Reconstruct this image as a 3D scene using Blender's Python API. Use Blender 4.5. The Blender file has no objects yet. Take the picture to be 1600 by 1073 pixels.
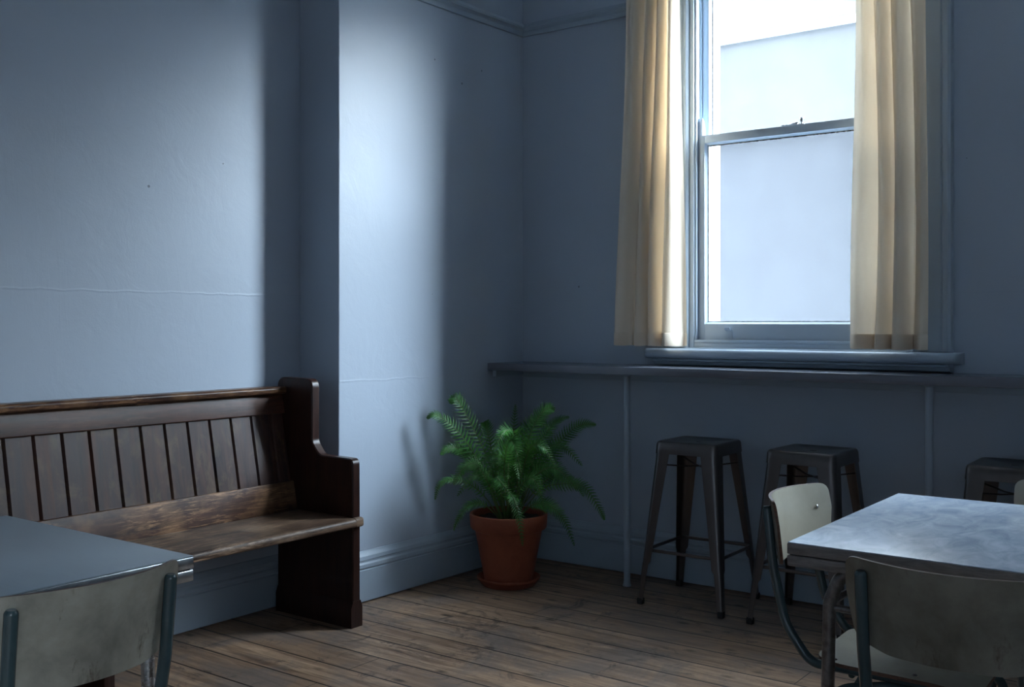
import bpy, bmesh, math, random
from mathutils import Vector, Matrix, noise
PI = math.pi
random.seed(7)
S = bpy.context.scene
C = S.collection

# ---------------------------------------------------------------- camera
cam_d = bpy.data.cameras.new('camera')
cam = bpy.data.objects.new('camera', cam_d)
C.objects.link(cam)
S.camera = cam
CAM = Vector((3.404, -4.681, 1.30))
YAW = math.radians(36.6)
cam.location = CAM
cam.rotation_euler = (PI / 2, 0, YAW)
cam_d.sensor_fit = 'HORIZONTAL'
cam_d.sensor_width = 36.0
cam_d.lens = 1629.0 / 1600.0 * 36.0
cam_d.shift_y = (504.0 - 536.5) / 1600.0
cam_d.clip_start = 0.02

# ---------------------------------------------------------------- sky and exposure
W = bpy.data.worlds.new('overcast_sky')
S.world = W
W.use_nodes = True
wn = W.node_tree
bg = wn.nodes['Background']
SKY, GLOW, ZENITH = .60, 80.0, 7.5                    # plain overcast; the cloud in front of the low sun, away to the right of the view
_tc = wn.nodes.new('ShaderNodeTexCoord')
_az, _el = math.radians(13), math.radians(25)
_dot = wn.nodes.new('ShaderNodeVectorMath'); _dot.operation = 'DOT_PRODUCT'
_dot.inputs[1].default_value = (math.cos(_az) * math.cos(_el), math.sin(_az) * math.cos(_el), math.sin(_el))
_mr = wn.nodes.new('ShaderNodeMapRange'); _mr.interpolation_type = 'SMOOTHSTEP'
_mr.inputs['From Min'].default_value = math.cos(math.radians(45)); _mr.inputs['From Max'].default_value = math.cos(math.radians(14))
_mr.inputs['To Min'].default_value = SKY; _mr.inputs['To Max'].default_value = GLOW
wn.links.new(_tc.outputs['Generated'], _dot.inputs[0]); wn.links.new(_dot.outputs['Value'], _mr.inputs['Value'])
_sp = wn.nodes.new('ShaderNodeSeparateXYZ'); wn.links.new(_tc.outputs['Generated'], _sp.inputs[0])
_up = wn.nodes.new('ShaderNodeMapRange'); _up.interpolation_type = 'SMOOTHSTEP'     # overcast: brightest overhead
_up.inputs['From Min'].default_value = .30; _up.inputs['From Max'].default_value = .75
_up.inputs['To Min'].default_value = 0.0; _up.inputs['To Max'].default_value = ZENITH
_ad = wn.nodes.new('ShaderNodeMath'); _ad.operation = 'ADD'
wn.links.new(_sp.outputs[2], _up.inputs['Value']); wn.links.new(_mr.outputs['Result'], _ad.inputs[0]); wn.links.new(_up.outputs['Result'], _ad.inputs[1])
wn.links.new(_ad.outputs[0], bg.inputs[1])
_hz = wn.nodes.new('ShaderNodeMapRange'); _hz.interpolation_type = 'SMOOTHSTEP'     # duller haze low down, in front of the glow
_hz.inputs['From Min'].default_value = math.sin(math.radians(6)); _hz.inputs['From Max'].default_value = math.sin(math.radians(17))
_hz.inputs['To Min'].default_value = SKY
wn.links.new(_sp.outputs[2], _hz.inputs['Value']); wn.links.new(_mr.outputs['Result'], _hz.inputs['To Max']); wn.links.new(_hz.outputs['Result'], _ad.inputs[0])
bg.inputs[0].default_value = (0.84, 0.93, 1.0, 1)
S.view_settings.view_transform = 'Standard'
S.view_settings.look = 'None'
S.view_settings.gamma = 1.0
S.view_settings.use_curve_mapping = False
S.view_settings.exposure = 1.06
S.cycles.use_denoising = True
S.cycles.max_bounces = 10
S.cycles.diffuse_bounces = 6
S.cycles.transparent_max_bounces = 16
S.cycles.sample_clamp_indirect = 6.0
WIN_X = (1.55, 3.72)                      # centre of each window along the window wall
for wx in WIN_X:                          # portals: they only guide the sky light through the openings
    pl = bpy.data.lights.new('window_portal', 'AREA')
    pl.shape = 'RECTANGLE'; pl.size = 1.06; pl.size_y = 2.05
    pl.cycles.is_portal = True
    po = bpy.data.objects.new('window_portal', pl)
    po.location = (wx, 0.36, 2.22); po.rotation_euler = (-PI / 2, 0, 0)
    C.objects.link(po)
SIDE_Y = -6.30                            # added unseen window for fill light, in the side wall behind the viewer
po = po.copy(); po.data = pl.copy(); po.location = (6.63, SIDE_Y, 2.22); po.rotation_euler = (-PI / 2, 0, -PI / 2); C.objects.link(po)

# ---------------------------------------------------------------- materials
class NT:
    def __init__(s, name):
        s.m = bpy.data.materials.new(name); s.m.use_nodes = True
        s.t = s.m.node_tree; s.n = s.t.nodes; s.l = s.t.links
        s.b = s.n['Principled BSDF']; s.out = s.n['Material Output']
        s._co = None
    def new(s, typ, **kw):
        nd = s.n.new(typ)
        for k, v in kw.items(): setattr(nd, k, v)
        return nd
    def put(s, sock, v):
        if hasattr(v, 'is_output'): s.l.new(v, sock)
        else: sock.default_value = v
    def co(s, scale=(1, 1, 1), kind='Object', rot=(0, 0, 0), off=(0, 0, 0)):
        t = s.new('ShaderNodeTexCoord'); mp = s.new('ShaderNodeMapping')
        mp.inputs['Scale'].default_value = scale; mp.inputs['Rotation'].default_value = rot; mp.inputs['Location'].default_value = off
        s.l.new(t.outputs[kind], mp.inputs[0]); return mp.outputs[0]
    def noise(s, vec, scale=5, detail=4, rough=.55, dist=0):
        nd = s.new('ShaderNodeTexNoise')
        s.put(nd.inputs['Vector'], vec); nd.inputs['Scale'].default_value = scale
        nd.inputs['Detail'].default_value = detail; nd.inputs['Roughness'].default_value = rough
        nd.inputs['Distortion'].default_value = dist; return nd.outputs['Fac']
    def ramp(s, fac, stops):
        nd = s.new('ShaderNodeValToRGB'); s.put(nd.inputs[0], fac)
        e = nd.color_ramp.elements
        while len(e) < len(stops): e.new(.5)
        for el, (p, c) in zip(e, stops):
            el.position = p; el.color = (c, c, c, 1) if isinstance(c, (int, float)) else (*c, 1)
        return nd.outputs[0]
    def mix(s, fac, a, b, blend='MIX'):
        nd = s.new('ShaderNodeMix', data_type='RGBA', blend_type=blend)
        s.put(nd.inputs[0], fac)
        for i, v in ((6, a), (7, b)):
            s.put(nd.inputs[i], (*v, 1) if isinstance(v, tuple) else v)
        return nd.outputs[2]
    def math(s, op, a, b=0.0, c=None, clamp=False):
        nd = s.new('ShaderNodeMath', operation=op, use_clamp=clamp)
        s.put(nd.inputs[0], a); s.put(nd.inputs[1], b)
        if c is not None: s.put(nd.inputs[2], c)
        return nd.outputs[0]
    def sep(s, vec):
        nd = s.new('ShaderNodeSeparateXYZ'); s.l.new(vec, nd.inputs[0]); return nd.outputs
    def comb(s, x, y, z):
        nd = s.new('ShaderNodeCombineXYZ')
        for i, v in enumerate((x, y, z)): s.put(nd.inputs[i], v)
        return nd.outputs[0]
    def bump(s, h, strength=.3, dist=.005, normal=None):
        nd = s.new('ShaderNodeBump'); s.put(nd.inputs['Height'], h)
        nd.inputs['Strength'].default_value = strength; nd.inputs['Distance'].default_value = dist
        if normal is not None: s.l.new(normal, nd.inputs['Normal'])
        return nd.outputs[0]
    def set(s, **kw):
        names = dict(color='Base Color', rough='Roughness', metal='Metallic', normal='Normal', coat='Coat Weight', spec='Specular IOR Level', sheen='Sheen Weight', coatr='Coat Roughness')
        for k, v in kw.items():
            if isinstance(v, tuple): v = (*v, 1)
            s.put(s.b.inputs[names[k]], v)
        return s.m

def mat_paint(name, col, rough=.5, chips=True, line_z=None, bump=.5):
    t = NT(name); co = t.co(kind='Object')
    n1 = t.noise(co, 1.3, 3); n2 = t.noise(co, 160, 3, .6); n3 = t.noise(co, 7, 5, .6, .6)
    c = t.mix(t.math('MULTIPLY', n1, .5), col, tuple(x * .86 for x in col))
    if chips:
        v = t.new('ShaderNodeTexVoronoi'); v.inputs['Scale'].default_value = 5.0; t.l.new(co, v.inputs['Vector'])
        dot = t.math('LESS_THAN', v.outputs['Distance'], .030)
        c = t.mix(t.math('MULTIPLY', dot, .65), c, (.05, .05, .055))
    h = t.math('ADD', t.math('MULTIPLY', n2, .12), t.math('MULTIPLY', n3, 1.0))
    # long soft ripples of old plaster
    n4 = t.noise(t.co((2.4, 2.4, .7)), 1.0, 5, .6, 1.2)
    r4 = t.ramp(n4, [(.47, 0), (.5, 1), (.53, 0)])
    h = t.math('ADD', h, t.math('MULTIPLY', r4, .05))
    if line_z is not None:
        z = t.sep(co)[2]
        wob = t.math('MULTIPLY', t.math('SUBTRACT', t.noise(co, 9, 3), .5), .02)
        d = t.math('ABSOLUTE', t.math('SUBTRACT', t.math('ADD', z, wob), line_z))
        rg = t.math('SUBTRACT', 1.0, t.math('DIVIDE', d, .006), clamp=True)
        h = t.math('ADD', h, t.math('MULTIPLY', rg, .32))
    t.set(color=c, rough=t.math('ADD', rough - .06, t.math('MULTIPLY', n3, .12)), normal=t.bump(h, bump, .004), spec=.45)
    return t.m

def mat_wood(name, dark, mid, light, wear=0.0, rough=.35, axis='Y', scale=1.0, rnd=False):
    t = NT(name)
    st = {'X': (1.2, 14, 14), 'Y': (14, 1.2, 14), 'Z': (14, 14, 1.2)}[axis]
    co = t.co(tuple(v * scale for v in st)); cb = t.co()
    g = t.noise(co, 2.2, 7, .62, .5); g2 = t.noise(co, 9, 4, .6)
    c = t.mix(t.ramp(g, [(.32, 0), (.68, 1)]), dark, mid)
    c = t.mix(t.math('MULTIPLY', t.ramp(g2, [(.5, 0), (.75, 1)]), .45), c, tuple(x * .45 for x in dark))
    big = t.noise(cb, 4.5, 4, .6)
    c = t.mix(t.math('MULTIPLY', t.ramp(big, [(.5, 0), (.72, 1)]), .35 + wear * .5), c, light)
    if wear:
        sc = t.noise(t.co(tuple(v * 1.8 for v in st)), 3.5, 8, .75, 1.0)
        big2 = t.noise(cb, 2.1, 3, .6)
        f = t.math('MULTIPLY', t.ramp(sc, [(.5, 0), (.62, 1)]), t.ramp(big2, [(.4, 0), (.6, 1)]))
        c = t.mix(t.math('MULTIPLY', f, wear), c, tuple(min(1, x * 1.8) for x in light))
    t.set(color=c, rough=t.math('ADD', rough, t.math('MULTIPLY', g, .18)), normal=t.bump(g, .25, .002), spec=.28)
    return t.m

def mat_boards(name, y0, pitch, dark, mid, light):
    """the pew's back: vertical tongue-and-groove boards, each with its own tone"""
    t = NT(name); co = t.co(); y = t.sep(co)[1]; x = t.sep(co)[0]; z = t.sep(co)[2]
    idx = t.math('FLOOR', t.math('DIVIDE', t.math('SUBTRACT', y, y0), pitch))
    wn_ = t.new('ShaderNodeTexWhiteNoise', noise_dimensions='1D'); t.put(wn_.inputs['W'], idx)
    r = wn_.outputs['Value']
    vec = t.comb(t.math('MULTIPLY', y, 16.0), t.math('MULTIPLY', r, 37.0), t.math('MULTIPLY', z, 2.0))
    g = t.noise(vec, 1.6, 7, .65, .4)
    c = t.mix(t.ramp(g, [(.3, 0), (.7, 1)]), dark, mid)
    c = t.mix(t.math('MULTIPLY', r, .5), c, (.030, .023, .026))
    pat = t.noise(t.comb(t.math('MULTIPLY', y, 9.0), t.math('MULTIPLY', r, 11.0), t.math('MULTIPLY', z, 6.0)), 1.0, 6, .7, .7)
    far = t.math('SUBTRACT', t.math('MULTIPLY', y, -1.2), 2.0, clamp=True)
    c = t.mix(t.math('MULTIPLY', t.ramp(pat, [(.52, 0), (.66, 1)]), t.math('ADD', .2, t.math('MULTIPLY', far, .45))), c, light)
    t.set(color=c, rough=t.math('ADD', .3, t.math('MULTIPLY', g, .2)), normal=t.bump(g, .2, .002), spec=.28)
    return t.m

def mat_floor():
    t = NT('old_floorboards'); co = t.co(); x, y, z = t.sep(co)
    P = .1685
    yy = t.math('DIVIDE', t.math('ADD', y, 5.0 + .11), P)
    idx = t.math('FLOOR', yy); fr = t.math('FRACT', yy)
    wn_ = t.new('ShaderNodeTexWhiteNoise', noise_dimensions='1D'); t.put(wn_.inputs['W'], idx); r = wn_.outputs['Value']
    vec = t.comb(t.math('MULTIPLY', x, .9), t.math('MULTIPLY', y, 11.0), t.math('MULTIPLY', r, 23.0))
    g = t.noise(vec, 3.0, 8, .62, .7)
    c = t.mix(t.ramp(g, [(.3, 0), (.7, 1)]), (.13, .072, .043), (.50, .33, .21))
    c = t.mix(t.math('MULTIPLY', r, .6), c, (.20, .125, .08))
    # grey trodden patches
    worn = t.noise(co, 1.9, 6, .68, .9)
    c = t.mix(t.math('MULTIPLY', t.ramp(worn, [(.47, 0), (.6, 1)]), .62), c, (.15, .13, .12))
    fine = t.noise(t.comb(t.math('MULTIPLY', x, 3.0), t.math('MULTIPLY', y, 30.0), r), 3.0, 8, .75, .5)
    c = t.mix(t.math('MULTIPLY', t.ramp(fine, [(.54, 0), (.7, 1)]), .6), c, (.05, .035, .028))
    # dark scuffs and knots
    v = t.new('ShaderNodeTexVoronoi'); v.inputs['Scale'].default_value = 1.0
    t.put(v.inputs['Vector'], t.comb(t.math('MULTIPLY', x, 4.2), t.math('MULTIPLY', y, 9.0), t.math('MULTIPLY', r, 5.0)))
    kd = t.ramp(t.math('ADD', v.outputs['Distance'], t.math('MULTIPLY', t.math('SUBTRACT', fine, .5), .25)), [(.06, 1), (.17, 0)])
    c = t.mix(t.math('MULTIPLY', kd, .8), c, (.035, .022, .016))
    blot = t.noise(co, 5.5, 7, .72, 1.4)
    c = t.mix(t.math('MULTIPLY', t.ramp(blot, [(.56, 0), (.66, 1)]), .7), c, (.055, .045, .045))
    # open joints between boards
    e = t.math('MINIMUM', fr, t.math('SUBTRACT', 1.0, fr))
    gap = t.math('LESS_THAN', e, .022)
    # butt ends
    xi = t.math('FRACT', t.math('ADD', t.math('DIVIDE', x, 3.4), r))
    gap2 = t.math('LESS_THAN', xi, .001)
    gp = t.math('MAXIMUM', gap, gap2)
    c = t.mix(gp, c, (.012, .009, .008))
    h = t.math('SUBTRACT', t.math('MULTIPLY', g, .35), t.math('MULTIPLY', gp, 2.2))
    t.set(color=c, rough=t.math('ADD', .42, t.math('MULTIPLY', worn, .25)), normal=t.bump(h, .5, .003), spec=.35)
    return t.m

def mat_mottled(name, c1, c2, rough=.3, scale=6, stretch=(1, 1, 1), metal=0.0, bump=.08, contrast=(.35, .65), spec=.5, coat=0.0, rv=.14):
    t = NT(name); co = t.co(stretch, off=(1.37, 2.71, .83))
    n = t.noise(co, scale, 7, .65, .8)
    c = t.mix(t.ramp(n, [(contrast[0], 0), (contrast[1], 1)]), c1, c2)
    t.set(color=c, rough=t.math('ADD', rough - rv * .45, t.math('MULTIPLY', n, rv)) if rv else rough, metal=metal, spec=spec, coat=coat)
    if bump > 0: t.set(normal=t.bump(n, bump, .002))
    return t.m

def mat_ply(name, clean, dirty, amount):
    t = NT(name); co = t.co(off=(1.37, 2.71, .83))
    n = t.noise(co, 6, 6, .62, .15); n2 = t.noise(t.co((1, 1, .5)), 26, 5, .7, .5)
    c = t.mix(t.ramp(n, [(.38, 0), (.72, 1)]), clean, dirty)
    n3 = t.noise(t.co((9, 9, 3.2)), 2.2, 6, .7, .3)
    spots = t.math('MULTIPLY', t.ramp(n3, [(.60, 0), (.68, 1)]), t.ramp(n2, [(.42, 0), (.6, 1)]))
    c = t.mix(t.math('MULTIPLY', spots, amount), c, (.07, .05, .035))
    t.set(color=c, rough=.25, spec=.6)
    return t.m

def mat_curtain():
    t = NT('cream_curtain_cotton'); co = t.co()
    w = t.noise(t.co((1, 1, .15)), 240, 3, .6); w2 = t.noise(t.co((.2, .2, 1)), 300, 2, .5)
    n = t.noise(co, 3, 3)
    col = t.mix(t.math('MULTIPLY', t.math('ADD', w, w2), .35), (.82, .725, .60), (.68, .59, .48))
    col = t.mix(t.math('MULTIPLY', n, .2), col, (.70, .62, .48))
    d = t.new('ShaderNodeBsdfDiffuse'); tr = t.new('ShaderNodeBsdfTranslucent'); mx = t.new('ShaderNodeMixShader')
    t.l.new(col, d.inputs[0]); t.put(tr.inputs[0], t.mix(.5, col, (.85, .62, .36)))
    b = t.bump(t.math('ADD', w, w2), .25, .001)
    t.l.new(b, d.inputs['Normal'])
    mx.inputs[0].default_value = .25
    t.l.new(d.outputs[0], mx.inputs[1]); t.l.new(tr.outputs[0], mx.inputs[2]); t.l.new(mx.outputs[0], t.out.inputs[0])
    return t.m

def mat_glass(name, haze, tint, clear=(.95, .98, 1)):
    """old window glass: see-through, faintly reflective, filmed with dust that scatters light"""
    t = NT(name)
    tr = t.new('ShaderNodeBsdfTransparent'); tr.inputs[0].default_value = (*clear, 1)
    tl = t.new('ShaderNodeBsdfTranslucent'); tl.inputs[0].default_value = (*tint, 1)
    gl = t.new('ShaderNodeBsdfGlossy'); gl.inputs['Roughness'].default_value = .08
    co = t.co((1, 1, .35)); n = t.noise(co, 9, 7, .72, .7); n2 = t.noise(t.co((1, 1, .06)), 60, 4, .6)
    sz = t.sep(t.co())[2]
    f = t.math('ADD', haze * .45, t.math('MULTIPLY', t.math('ADD', n, t.math('MULTIPLY', n2, .5)), haze * .7), clamp=True)
    m1 = t.new('ShaderNodeMixShader'); t.put(m1.inputs[0], f)
    t.l.new(tr.outputs[0], m1.inputs[1]); t.l.new(tl.outputs[0], m1.inputs[2])
    m2 = t.new('ShaderNodeMixShader'); m2.inputs[0].default_value = .03
    t.l.new(m1.outputs[0], m2.inputs[1]); t.l.new(gl.outputs[0], m2.inputs[2])
    t.l.new(m2.outputs[0], t.out.inputs[0])
    return t.m

def mat_leaf():
    t = NT('fern_green'); co = t.co()
    n = t.noise(co, 14, 4, .6)
    c = t.mix(t.ramp(n, [(.35, 0), (.65, 1)]), (.018, .090, .020), (.070, .235, .045))
    b = t.b; t.set(color=c, rough=.42, spec=.4)
    tl = t.new('ShaderNodeBsdfTranslucent'); t.put(tl.inputs[0], t.mix(.5, c, (.14, .42, .05)))
    mx = t.new('ShaderNodeMixShader'); mx.inputs[0].default_value = .25
    t.l.new(b.outputs[0], mx.inputs[1]); t.l.new(tl.outputs[0], mx.inputs[2]); t.l.new(mx.outputs[0], t.out.inputs[0])
    return t.m

PAINT = (.355, .415, .49)
M = {}
M['wall'] = mat_paint('blue_grey_wall_paint', PAINT, .46, line_z=1.425)
M['chim'] = mat_paint('blue_grey_breast_paint', PAINT, .40, line_z=1.03)
M['trim'] = mat_paint('blue_grey_gloss_trim', (.31, .375, .44), .34, chips=False, bump=.2)
M['sash'] = mat_paint('pale_blue_sash_paint', (.42, .50, .58), .36, chips=False, bump=.2)
M['dirt'] = mat_mottled('cracked_putty', (.03, .025, .02), (.35, .33, .30), .7, 60, contrast=(.45, .55))
M['ceil'] = mat_paint('ceiling_paint', (.5, .52, .54), .7, chips=False)
M['floor'] = mat_floor()
M['counter'] = mat_paint('counter_paint', (.145, .155, .185), .18, chips=False, bump=.05)
M['pew'] = mat_wood('dark_pew_wood', (.012, .006, .005), (.075, .027, .016), (.095, .045, .030), .30, .30, 'Y')
M['pewend'] = mat_wood('dark_pew_end_wood', (.014, .006, .005), (.038, .014, .009), (.05, .02, .013), .05, .24, 'Z')
M['pewseat'] = mat_wood('worn_pew_seat_wood', (.022, .012, .009), (.13, .078, .050), (.24, .16, .105), .8, .34, 'Y')
M['pewrail'] = mat_wood('worn_pew_rail_wood', (.016, .007, .005), (.080, .033, .019), (.22, .12, .06), .8, .30, 'Y')
M['boards'] = mat_boards('pew_back_boards', -1.598, .1095, (.010, .006, .007), (.078, .032, .020), (.21, .15, .075))
M['stool'] = mat_mottled('dark_gunmetal', (.105, .097, .095), (.16, .145, .14), .30, 5, (1, 1, .3), metal=.85, bump=0.0, rv=.03, contrast=(.2, .8))
M['rubber'] = mat_mottled('black_rubber', (.012, .012, .012), (.02, .02, .02), .7, 20)
M['laminL'] = mat_mottled('grey_blue_laminate', (.16, .20, .235), (.20, .245, .28), .33, 5, (1, 3, 1), contrast=(.3, .7), spec=.45)
M['laminR'] = mat_mottled('pale_marbled_laminate', (.36, .45, .57), (.66, .74, .84), .24, 8, (1.8, 1.0, 1), contrast=(.34, .72), spec=.6, bump=0.0, rv=0.0)
M['edgeL'] = mat_mottled('chrome_edge_band', (.42, .45, .48), (.62, .65, .68), .24, 30, metal=1.0)
M['edgeR'] = mat_mottled('grey_wood_edge', (.12, .105, .10), (.25, .22, .21), .42, 16, (.6, .6, 4), bump=.15)
M['tleg'] = mat_mottled('pitted_steel', (.12, .105, .10), (.26, .245, .24), .34, 34, metal=.8, bump=.05, contrast=(.3, .7))
M['chrome'] = mat_mottled('dull_chrome', (.38, .39, .40), (.55, .57, .60), .26, 20, metal=1.0)
M['tube'] = mat_mottled('dark_teal_enamel', (.030, .055, .062), (.042, .072, .080), .20, 14, bump=.0, spec=.6, contrast=(.2, .8))
M['ply'] = mat_ply('cream_laminate', (.52, .495, .40), (.43, .40, .32), .0)
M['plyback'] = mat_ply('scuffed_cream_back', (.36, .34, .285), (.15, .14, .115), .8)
M['plyedge'] = mat_mottled('brown_ply_edge', (.05, .022, .014), (.15, .075, .045), .5, 60, (1, 1, 4))
M['cloth'] = mat_curtain()
M['glassU'] = mat_glass('upper_pane_glass', .012, (.80, .90, 1.0))
M['glassL'] = mat_glass('lower_pane_glass', .022, (.74, .80, .92), (.66, .695, .73))
M['leaf'] = mat_leaf()
M['stem'] = mat_mottled('fern_stem', (.05, .10, .02), (.09, .13, .03), .5, 20)
M['terra'] = mat_mottled('terracotta', (.21, .052, .026), (.30, .085, .042), .62, 9, bump=.12, contrast=(.3, .75), spec=.3)
M['plydark'] = mat_ply('dark_cream_back', (.20, .185, .15), (.085, .076, .058), .8)
M['soil'] = mat_mottled('dark_soil', (.012, .008, .006), (.04, .028, .02), .95, 50, bump=.8)
M['render'] = mat_mottled('pale_outdoor_render', (.092, .093, .096), (.105, .107, .11), .9, 3, bump=.1)
M['coping'] = mat_mottled('grey_coping', (.38, .42, .46), (.45, .48, .52), .8, 5)
M['ground'] = mat_mottled('yard_paving', (.35, .36, .37), (.45, .46, .47), .85, 4)

# ---------------------------------------------------------------- mesh helpers
class MB:
    """collects vertices and faces for one mesh"""
    def __init__(s): s.v = []; s.f = []; s.mi = []
    def add(s, vs, fs, mi=0):
        o = len(s.v); s.v += [tuple(p) for p in vs]
        for f in fs: s.f.append(tuple(i + o for i in f)); s.mi.append(mi)
    def box(s, x0, x1, y0, y1, z0, z1, bev=0.0, mi=0, seg=2):
        bm = bmesh.new()
        bmesh.ops.create_cube(bm, size=1.0)
        for v in bm.verts:
            v.co = ((x0 + x1) / 2 + v.co.x * (x1 - x0), (y0 + y1) / 2 + v.co.y * (y1 - y0), (z0 + z1) / 2 + v.co.z * (z1 - z0))
        if bev > 0: bmesh.ops.bevel(bm, geom=list(bm.edges), offset=bev, segments=seg, affect='EDGES', profile=.5, clamp_overlap=True)
        bm.verts.index_update()
        s.add([v.co[:] for v in bm.verts], [[v.index for v in f.verts] for f in bm.faces], mi); bm.free(); return s
    def loft(s, rings, cap=True, closed=True, mi=0):
        n = len(rings[0]); vs = [p for r in rings for p in r]; fs = []
        for k in range(len(rings) - 1):
            for i in range(n if closed else n - 1):
                j = (i + 1) % n
                fs.append((k * n + i, k * n + j, (k + 1) * n + j, (k + 1) * n + i))
        if cap and closed:
            fs.append(tuple(reversed(range(n)))); fs.append(tuple((len(rings) - 1) * n + i for i in range(n)))
        s.add(vs, fs, mi); return s
    def tube(s, pts, r, n=12, mi=0, flat=1.0, dome=True):
        """round tube through pts; r a number or a list"""
        P = [Vector(p) for p in pts]; m = len(P)
        R = [r] * m if isinstance(r, (int, float)) else list(r)
        T = []
        for i in range(m):
            a = P[max(0, i - 1)]; b = P[min(m - 1, i + 1)]; T.append((b - a).normalized())
        up = Vector((0, 0, 1)) if abs(T[0].z) < .9 else Vector((1, 0, 0))
        u = T[0].cross(up).normalized(); rings = []
        def ring(c, t, u, rad):
            w = t.cross(u).normalized()
            return [c + (u * math.cos(2 * PI * k / n) + w * math.sin(2 * PI * k / n) * flat) * rad for k in range(n)]
        if dome:
            for q in (0.25, .6, .88): rings.append(ring(P[0] - T[0] * R[0] * (1 - q) * .9, T[0], u, R[0] * math.sqrt(max(.02, 1 - (1 - q) ** 2))))
        for i in range(m):
            u = (u - T[i] * u.dot(T[i])).normalized(); rings.append(ring(P[i], T[i], u, R[i]))
        if dome:
            for q in (.88, .6, .25): rings.append(ring(P[-1] + T[-1] * R[-1] * (1 - q) * .9, T[-1], u, R[-1] * math.sqrt(max(.02, 1 - (1 - q) ** 2))))
        s.loft(rings, mi=mi); return s
    def lathe(s, prof, c=(0, 0, 0), n=48, mi=0, axis='Z'):
        rings = []
        for (r, z) in prof:
            rg = []
            for k in range(n):
                a = 2 * PI * k / n; p = (r * math.cos(a), r * math.sin(a), z)
                if axis == 'Y': p = (p[0], p[2], p[1])
                if axis == 'X': p = (p[2], p[0], p[1])
                rg.append((p[0] + c[0], p[1] + c[1], p[2] + c[2]))
            rings.append(rg)
        s.loft(rings, mi=mi); return s
    def prism(s, poly, fn, d0, d1, mi=0):
        """extrude a 2-D polygon; fn(a, b, d) gives the 3-D point"""
        s.loft([[fn(a, b, d0) for a, b in poly], [fn(a, b, d1) for a, b in poly]], mi=mi); return s
    def xf(s, mtx): s.v = [tuple(mtx @ Vector(p)) for p in s.v]; return s
    def build(s, name, mats, parent=None, smooth=35, bevel=0.0, loc=None):
        me = bpy.data.meshes.new(name); me.from_pydata(s.v, [], s.f)
        mats = mats if isinstance(mats, (list, tuple)) else [mats]
        for m in mats: me.materials.append(m)
        for p, i in zip(me.polygons, s.mi): p.material_index = i
        bm = bmesh.new(); bm.from_mesh(me); bmesh.ops.recalc_face_normals(bm, faces=bm.faces); bm.to_mesh(me); bm.free()
        if smooth: me.shade_smooth(); me.set_sharp_from_angle(angle=math.radians(smooth))
        o = bpy.data.objects.new(name, me); C.objects.link(o)
        if parent: o.parent = parent
        if loc: o.location = loc
        if bevel:
            b = o.modifiers.new('bevel', 'BEVEL'); b.width = bevel; b.segments = 2; b.limit_method = 'ANGLE'; b.angle_limit = math.radians(50)
        return o

def tag(o, label, cat, group=None):
    o['label'] = label; o['category'] = cat
    if group: o['group'] = group
    return o
def struct(o, label=None, cat=None):
    o['kind'] = 'structure'
    if label: o['label'] = label
    if cat: o['category'] = cat
    return o
def empty(name, loc=(0, 0, 0), rz=0):
    o = bpy.data.objects.new(name, None); C.objects.link(o); o.empty_display_size = .1
    o.location = loc; o.rotation_euler = (0, 0, rz); return o
def copy_tree(o, parent=None):
    c = o.copy(); C.objects.link(c); c.parent = parent
    for ch in list(o.children): copy_tree(ch, c)
    return c
def dense(poly, step=.015):
    out = []
    for i, p in enumerate(poly):
        a = Vector(p); b = Vector(poly[(i + 1) % len(poly)]); k = max(1, int(math.ceil((b - a).length / step)))
        out += [tuple(a.lerp(b, j / k)) for j in range(k)]
    return out
def arc(cx, cy, r, a0, a1, n=6):
    return [(cx + r * math.cos(math.radians(a0 + (a1 - a0) * k / n)), cy + r * math.sin(math.radians(a0 + (a1 - a0) * k / n))) for k in range(n + 1)]
def fillet(poly, rads, n=6, closed=True):
    """round the corners of a polygon or polyline (2-D or 3-D)"""
    out = []; m = len(poly); P = [Vector(p) for p in poly]
    for i in range(m):
        r = rads[i] if isinstance(rads, (list, tuple)) else rads
        if r <= 0 or (not closed and i in (0, m - 1)): out.append(tuple(P[i])); continue
        a = (P[i - 1] - P[i]); b = (P[(i + 1) % m] - P[i]); la, lb = a.length, b.length; a.normalize(); b.normalize()
        ang = a.angle(b); d = min(r / math.tan(ang / 2), la * .49, lb * .49)
        p0 = P[i] + a * d; p1 = P[i] + b * d
        for k in range(n + 1):
            t = k / n; out.append(tuple(p0 * (1 - t) ** 2 + P[i] * 2 * t * (1 - t) + p1 * t * t))
    return out

# ---------------------------------------------------------------- the room
X0, X1 = -.315, 6.3; Y0, Y1 = -7.4, .03; H = 3.62
RAIL_K = .74
CX0, CX1, CY = -.020, -.054, -1.345      # chimney breast: face x at the corner, face x at its free edge, free edge y
OPEN_HW = .545; OPEN_B, OPEN_T = 1.165, 3.27
struct(MB().box(X0 - .3, X1 + .3, Y0 - .3, Y1 + .3, -.12, 0).build('floor', M['floor'], smooth=0), 'worn scuffed old wooden floorboards running towards the pew wall', 'floor')
struct(MB().box(X0 - .3, X1 + .3, Y0 - .3, Y1 + .3, H, H + .1).build('ceiling', M['ceil'], smooth=0), 'pale ceiling above the picture', 'ceiling')
w = MB()
xs = [X0]
for cx in WIN_X:
    w.box(xs[-1], cx - OPEN_HW, Y1, Y1 + .30, 0, H); w.box(cx - OPEN_HW, cx + OPEN_HW, Y1, Y1 + .30, 0, OPEN_B)
    w.box(cx - OPEN_HW, cx + OPEN_HW, Y1, Y1 + .30, OPEN_T, H); xs.append(cx + OPEN_HW)
w.box(xs[-1], X1, Y1, Y1 + .30, 0, H)
struct(w.build('wall_back', M['wall'], smooth=0), 'blue-grey wall holding the sash window, above and below the bar shelf', 'wall')
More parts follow.
